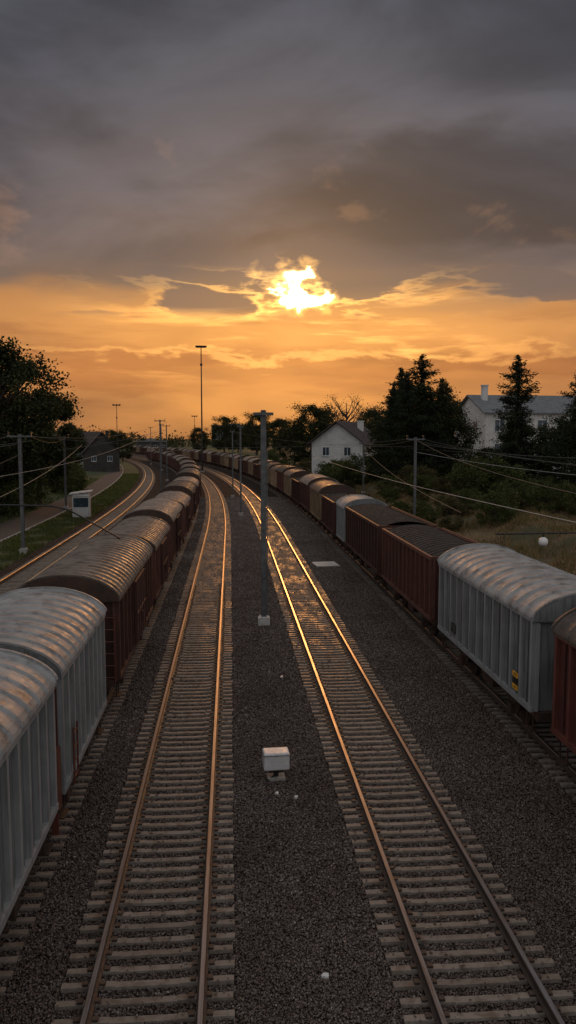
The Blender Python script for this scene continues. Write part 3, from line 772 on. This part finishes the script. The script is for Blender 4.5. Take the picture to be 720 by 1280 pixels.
def tree(name,ms,X,Y,s_,label,cat,grp=None,rz=None,sxy=1.0):
    u=X-off(Y); root=thing(name,label,cat,(X,Y,height(u,Y)-.1),random.uniform(0,6.28) if rz is None else rz,grp,None,(s_*sxy,s_*sxy,s_))
    part('trunk',ms[0],root); part('crown',ms[1],root)
BL='broad dark green leafy tree beside the road'; BG='leafy trees beside the railway'
for X,Y,i,s_ in ((-23.3,80,0,.98),(-28.5,84,0,.96),(-22.2,91,2,.92),(-25,70,1,.95),(-32,76,0,1.0)):
    tree('broadleaf_tree',TB[i],X,Y,s_,BL,'tree',BG)
for X,Y,i,s_ in ((15.8,150,1,1.0),(13,156,1,.7),(21,165,1,.9),(8,235,1,1.05),(-2,265,1,1.05),(13,200,2,.7),(28,150,1,.9),(25,130,1,.75),(-38,190,1,.75),(-34,160,1,.6),(-50,190,1,.9),(-46,225,2,.8),(-36,262,1,.8),(-43,285,1,.9),(3,290,1,.8),(10,280,1,.85),(-12,300,1,.8)):
    tree('broadleaf_tree',TB[i],X,Y,s_,'leafy tree dark against the evening sky','tree',BG)
CG='dark conifers beside the houses'
for X,Y,i,s_,w in ((17.9,84,0,.74,.85),(19.8,86,2,.88,.75),(22.0,88,0,1.0,1.1),(23.8,86,2,.84,.7),(25.0,88,0,.76,.8),(20.8,93,0,.93,1.0),(24.3,64,0,.82,.95),(26.4,70,2,.56,.8),(27.9,60,2,.74,.8),(30.0,60,1,.80,1.0)):
    tree('conifer_tree',TC[i],X,Y,s_,'dense dark green conifer on the embankment','tree',CG,sxy=w)
for X,Y,i,s_ in ((19.5,89,1,.75),(22.4,90,1,.92),(24.6,88,1,.8),(22.3,66,1,.36),(26.0,66,1,.5),(29.5,66,1,.55),(31.5,66,1,.6)):
    tree('broadleaf_tree',TB[i],X,Y,s_,'dense leafy tree among conifers on the bank','tree',BG)
tree('bare_tree',TN,20.0,132,1.2,'sparse half-bare tree behind the white house','tree')
SG='shrubs along the embankment'
sh=[(20.5,63),(22,61.5),(24,59),(25.8,57),(22,66),(20,69),(17.8,72),(27.5,55),(29,57),(18.5,75),(17,79),(20,78),(22.5,73),(25,72),(28,70),(30,60),(15.4,98),(22,100),(25,98),(13,125),(15,128),(12,140),(10.5,150),(14,142),(8.5,165),(6,180),(9.5,182),(4,200),(0,220),(-4,240),(-9,262),(28,80),(31,76),(33,70),(26.5,78),(13.8,92),(13.2,108),(13.6,78),
(13.5,62),(14.4,66),(13.2,70),(15.8,62),(16.5,66),(15.2,72),(13.8,54),(17.5,56),(19,60),(12.9,84),(14.6,50),(18.5,52),(12.6,47),(20,54),(22,52),(23.5,50),(16.5,58),(21.5,56),(17,49)]
for i,(X,Y) in enumerate(sh):
    s_=random.uniform(.65,1.1) if i<35 else (random.uniform(.3,.5) if i<51 else random.uniform(.45,.75))
    tree('shrub',SH[(i%2 if i>2 else 0) if i<38 else (0 if i%3 else 1)],X+random.uniform(-.4,.4),Y,s_,'bushy dark green shrub on the grassy bank' if i%2==0 else 'olive brown shrub on the grassy bank','shrub',SG)
for X,Y in ((14.6,97),(17.2,96),(13.9,101),(19.5,97)):
    tree('shrub',SH[0],X,Y,1.1,'bushy dark green shrub on the grassy bank','shrub',SG)
for i,(X,Y) in enumerate([(-23,62),(-24.5,66),(-23,70),(-26,60),(-22.8,78),(-22.8,86),(-28,64),(-23,110),(-25,118),(-26,128),(-27,60),(-30,66)]):
    tree('shrub',SH[0],X,Y,random.uniform(.8,1.3),'bushy dark green shrub beside the road','shrub','shrubs beside the road')
# distant wood
C=[];rad=[]
for i in range(1700):
    th=random.uniform(-1.0,1.1); d=random.uniform(430,640); X=d*math.sin(th); Y=d*math.cos(th)
    if -95<X-off(Y)<30 and Y<450: continue
    hh=random.uniform(3,12)+3*math.sin(X*.04); C.append((X,Y,hh*.8)); rad.append(random.uniform(1.6,3.2))
V,F=leafquads(np.array(C),.9,60000,np.array(rad),.9)
stuff('distant_wood',npmesh('distant_wood',V,F,leafm),'distant dark belt of trees on the horizon','wood')
# ------------------------------------------------------------ world
w=bpy.data.worlds.new('World'); sc.world=w; w.use_nodes=True
t=NT(w.node_tree); t.n.clear()
tc=t.new('ShaderNodeTexCoord'); D=t.vm('NORMALIZE',tc.outputs['Generated'])
sp=t.new('ShaderNodeSeparateXYZ'); t.l.new(D,sp.inputs[0]); x,y,z=sp.outputs
S=Vector((.0815,.9791,.1853)).normalized()
zc=t.math('MAXIMUM',z,0.0)
Dxy=t.vm('NORMALIZE',t.vm('MULTIPLY',D,(1,1,0)))
Sxy=Vector((S.x,S.y,0)).normalized()
azd=t.vm('DISTANCE',Dxy,tuple(Sxy),out=1)
dist=t.vm('DISTANCE',D,tuple(S),out=1)
n1=t.noise(t.vm('MULTIPLY',D,(1,1,3.0)),5.0,7,.5,.3)
n2=t.noise(t.vm('ADD',t.vm('MULTIPLY',D,(1,1,4.2)),(3.1,1.7,.6)),6.5,8,.54,.2)
n3=t.noise(t.vm('ADD',t.vm('MULTIPLY',D,(1,1,9.0)),(1.1,4.7,.2)),5.0,7,.55,.2)
n5=t.noise(t.vm('ADD',t.vm('MULTIPLY',D,(1,1,3.0)),(7.3,3.3,2.2)),11.0,8,.56,.3)
n6=t.noise(t.vm('ADD',t.vm('MULTIPLY',D,(1,1,7.0)),(2.1,7.7,1.2)),4.5,7,.55,.2)
nb=t.noise(t.vm('ADD',t.vm('MULTIPLY',D,(1,1,2.4)),(5.0,2.0,1.0)),2.6,7,.5,.5)
nc=t.noise(t.vm('ADD',t.vm('MULTIPLY',D,(1,1,2.0)),(9.0,4.0,3.0)),8.0,8,.55,.3)
zd=t.math('ADD',zc,t.math('MULTIPLY',t.math('SUBTRACT',n1,.5),.10))
cen=t.ramp(zd,[(0,(.33,.12,.04)),(.04,(.54,.20,.05)),(.09,(.78,.30,.06)),(.15,(.84,.35,.075)),(.172,(.60,.27,.08)),(.188,(.24,.145,.09)),(.22,(.18,.125,.105)),(.30,(.128,.106,.108)),(.40,(.090,.088,.102)),(.48,(.080,.083,.099)),(.6,(.12,.12,.13)),(1,(.46,.45,.455))])
sid=t.ramp(zd,[(0,(.24,.11,.06)),(.06,(.45,.19,.07)),(.13,(.58,.255,.085)),(.160,(.43,.20,.085)),(.178,(.19,.122,.095)),(.22,(.148,.11,.10)),(.3,(.113,.095,.103)),(.40,(.080,.080,.095)),(.48,(.068,.072,.088)),(.6,(.12,.12,.13)),(1,(.46,.45,.455))])
bak=t.ramp(zd,[(0,(.36,.35,.36)),(.3,(.44,.43,.435)),(1,(.46,.45,.455))])
c=t.mix(t.smooth(azd,.55,.05),sid,cen); c=t.mix(t.smooth(azd,1.4,.7),bak,c)
front=t.smooth(azd,1.3,.7)
deck=t.smooth(zd,.17,.25)
f=t.smooth(nb,.36,.60,.66,1.20); f=t.math('ADD',t.math('MULTIPLY',f,deck),t.math('SUBTRACT',1.0,deck))
f=t.math('MULTIPLY',f,t.smooth(n1,.3,.7,.88,1.12))
bk=t.vm('LENGTH',t.vm('MULTIPLY',t.vm('SUBTRACT',D,(.26,.925,.285)),(.55,.55,2.2)),out=1)
bk=t.math('ADD',bk,t.math('MULTIPLY',t.math('SUBTRACT',n1,.5),.30))
f=t.math('MULTIPLY',f,t.smooth(bk,.19,.10,1.0,.66))
c=t.mix(1.0,c,t.grey(f),'MULTIPLY')
def addc(c,fac,colr):
    n=t.new('ShaderNodeVectorMath',operation='SCALE'); n.inputs[0].default_value=colr; t.put(n.inputs['Scale'],fac)
    return t.vm('ADD',c,n.outputs[0])
def mul(*a):
    r=a[0]
    for b_ in a[1:]: r=t.math('MULTIPLY',r,b_)
    return r
glow=t.math('EXPONENT',t.math('MULTIPLY',dist,-9.0))
c=addc(c,mul(t.smooth(nc,.60,.70),deck,t.smooth(z,.40,.26),front),(.09,.04,.015))
# soft layered streaks in the orange band
b2=mul(t.smooth(z,.02,.05),t.smooth(z,.165,.14),front)
c=t.mix(mul(t.smooth(n6,.44,.62),b2,.5),c,t.mix(1.0,c,(.60,.48,.52),'MULTIPLY'))
b3=mul(t.smooth(z,.065,.09),t.smooth(z,.185,.16),t.smooth(azd,.34,.04))
c=addc(c,mul(t.smooth(n3,.50,.64),b3,.8),(.9,.46,.11))
# lumpy lower bank of cumulus lit along its tops
zl=t.math('ADD',z,t.math('MULTIPLY',t.math('SUBTRACT',n5,.5),.085))
bank=mul(t.smooth(zl,.108,.100),t.smooth(z,.045,.08),front)
edge=mul(t.smooth(zl,.098,.104),t.smooth(zl,.114,.105),t.smooth(azd,.50,.05))
c=t.mix(t.math('MULTIPLY',bank,.45),c,t.mix(1.0,c,(.70,.56,.55),'MULTIPLY'))
c=addc(c,t.math('MULTIPLY',edge,.42),(.95,.50,.12))
c=addc(c,t.math('MULTIPLY',t.math('EXPONENT',t.math('MULTIPLY',dist,-10.0)),.2),(.9,.36,.03))
# dark clouds just under the deck, gilded along their edges near the sun
b1=mul(t.smooth(z,.145,.165),t.smooth(z,.215,.19),front)
cl=mul(t.smooth(n2,.50,.56),b1)
near=t.smooth(azd,.36,.06)
rim=mul(t.smooth(n2,.465,.505),t.smooth(n2,.545,.505),b1,near,t.math('ADD',t.math('MULTIPLY',glow,1.6),.03))
c=t.mix(t.math('MULTIPLY',cl,.85),c,t.mix(t.smooth(azd,.3,.0),(.18,.12,.095),(.27,.15,.085)))
c=addc(c,rim,(1.0,.50,.11))
# sun behind a ragged hole in the cloud
dx=t.vm('MULTIPLY',t.vm('SUBTRACT',D,tuple(S)),(.8,.8,1.35))
dl=t.vm('LENGTH',dx,out=1)
n4=t.noise(t.vm('ADD',t.vm('MULTIPLY',D,(1,1,1.6)),(.77,.2,.4)),26,4,.5,.2)
dd=t.math('ADD',dl,t.math('MULTIPLY',t.math('SUBTRACT',n4,.5),.15))
c=addc(c,mul(t.smooth(dd,.024,.017),t.smooth(dl,.045,.038)),(4.8,3.1,1.2)); c=addc(c,mul(t.smooth(dd,.04,.018),t.smooth(dl,.07,.04)),(.8,.40,.08))
bg=t.new('ShaderNodeBackground'); t.l.new(c,bg.inputs[0]); bg.inputs[1].default_value=1.0
sky=t.new('ShaderNodeTexSky'); sky.sky_type='NISHITA'; sky.sun_disc=False
sky.sun_elevation=math.radians(10.7); sky.sun_rotation=math.radians(4.87)
bg2=t.new('ShaderNodeBackground'); t.l.new(sky.outputs[0],bg2.inputs[0]); bg2.inputs[1].default_value=.002
ad=t.new('ShaderNodeAddShader'); t.l.new(bg.outputs[0],ad.inputs[0]); t.l.new(bg2.outputs[0],ad.inputs[1])
ow=t.new('ShaderNodeOutputWorld'); t.l.new(ad.outputs[0],ow.inputs[0])
# sun
sl=bpy.data.lights.new('sun','SUN'); sl.energy=.5; sl.angle=math.radians(8.0); sl.color=(1,.42,.12)
so=link(bpy.data.objects.new('sun',sl)); so.rotation_euler=(-S).to_track_quat('-Z','Y').to_euler(); so.location=(5,60,30)
# camera
cd=bpy.data.cameras.new('camera'); cd.sensor_fit='VERTICAL'; cd.sensor_height=24; cd.lens=18; cd.clip_end=8000; cd.clip_start=.1
co=link(bpy.data.objects.new('camera',cd)); co.location=(0,0,7.66); co.rotation_euler=(math.radians(90-5.47),0,math.radians(-4.29))
sc.camera=co
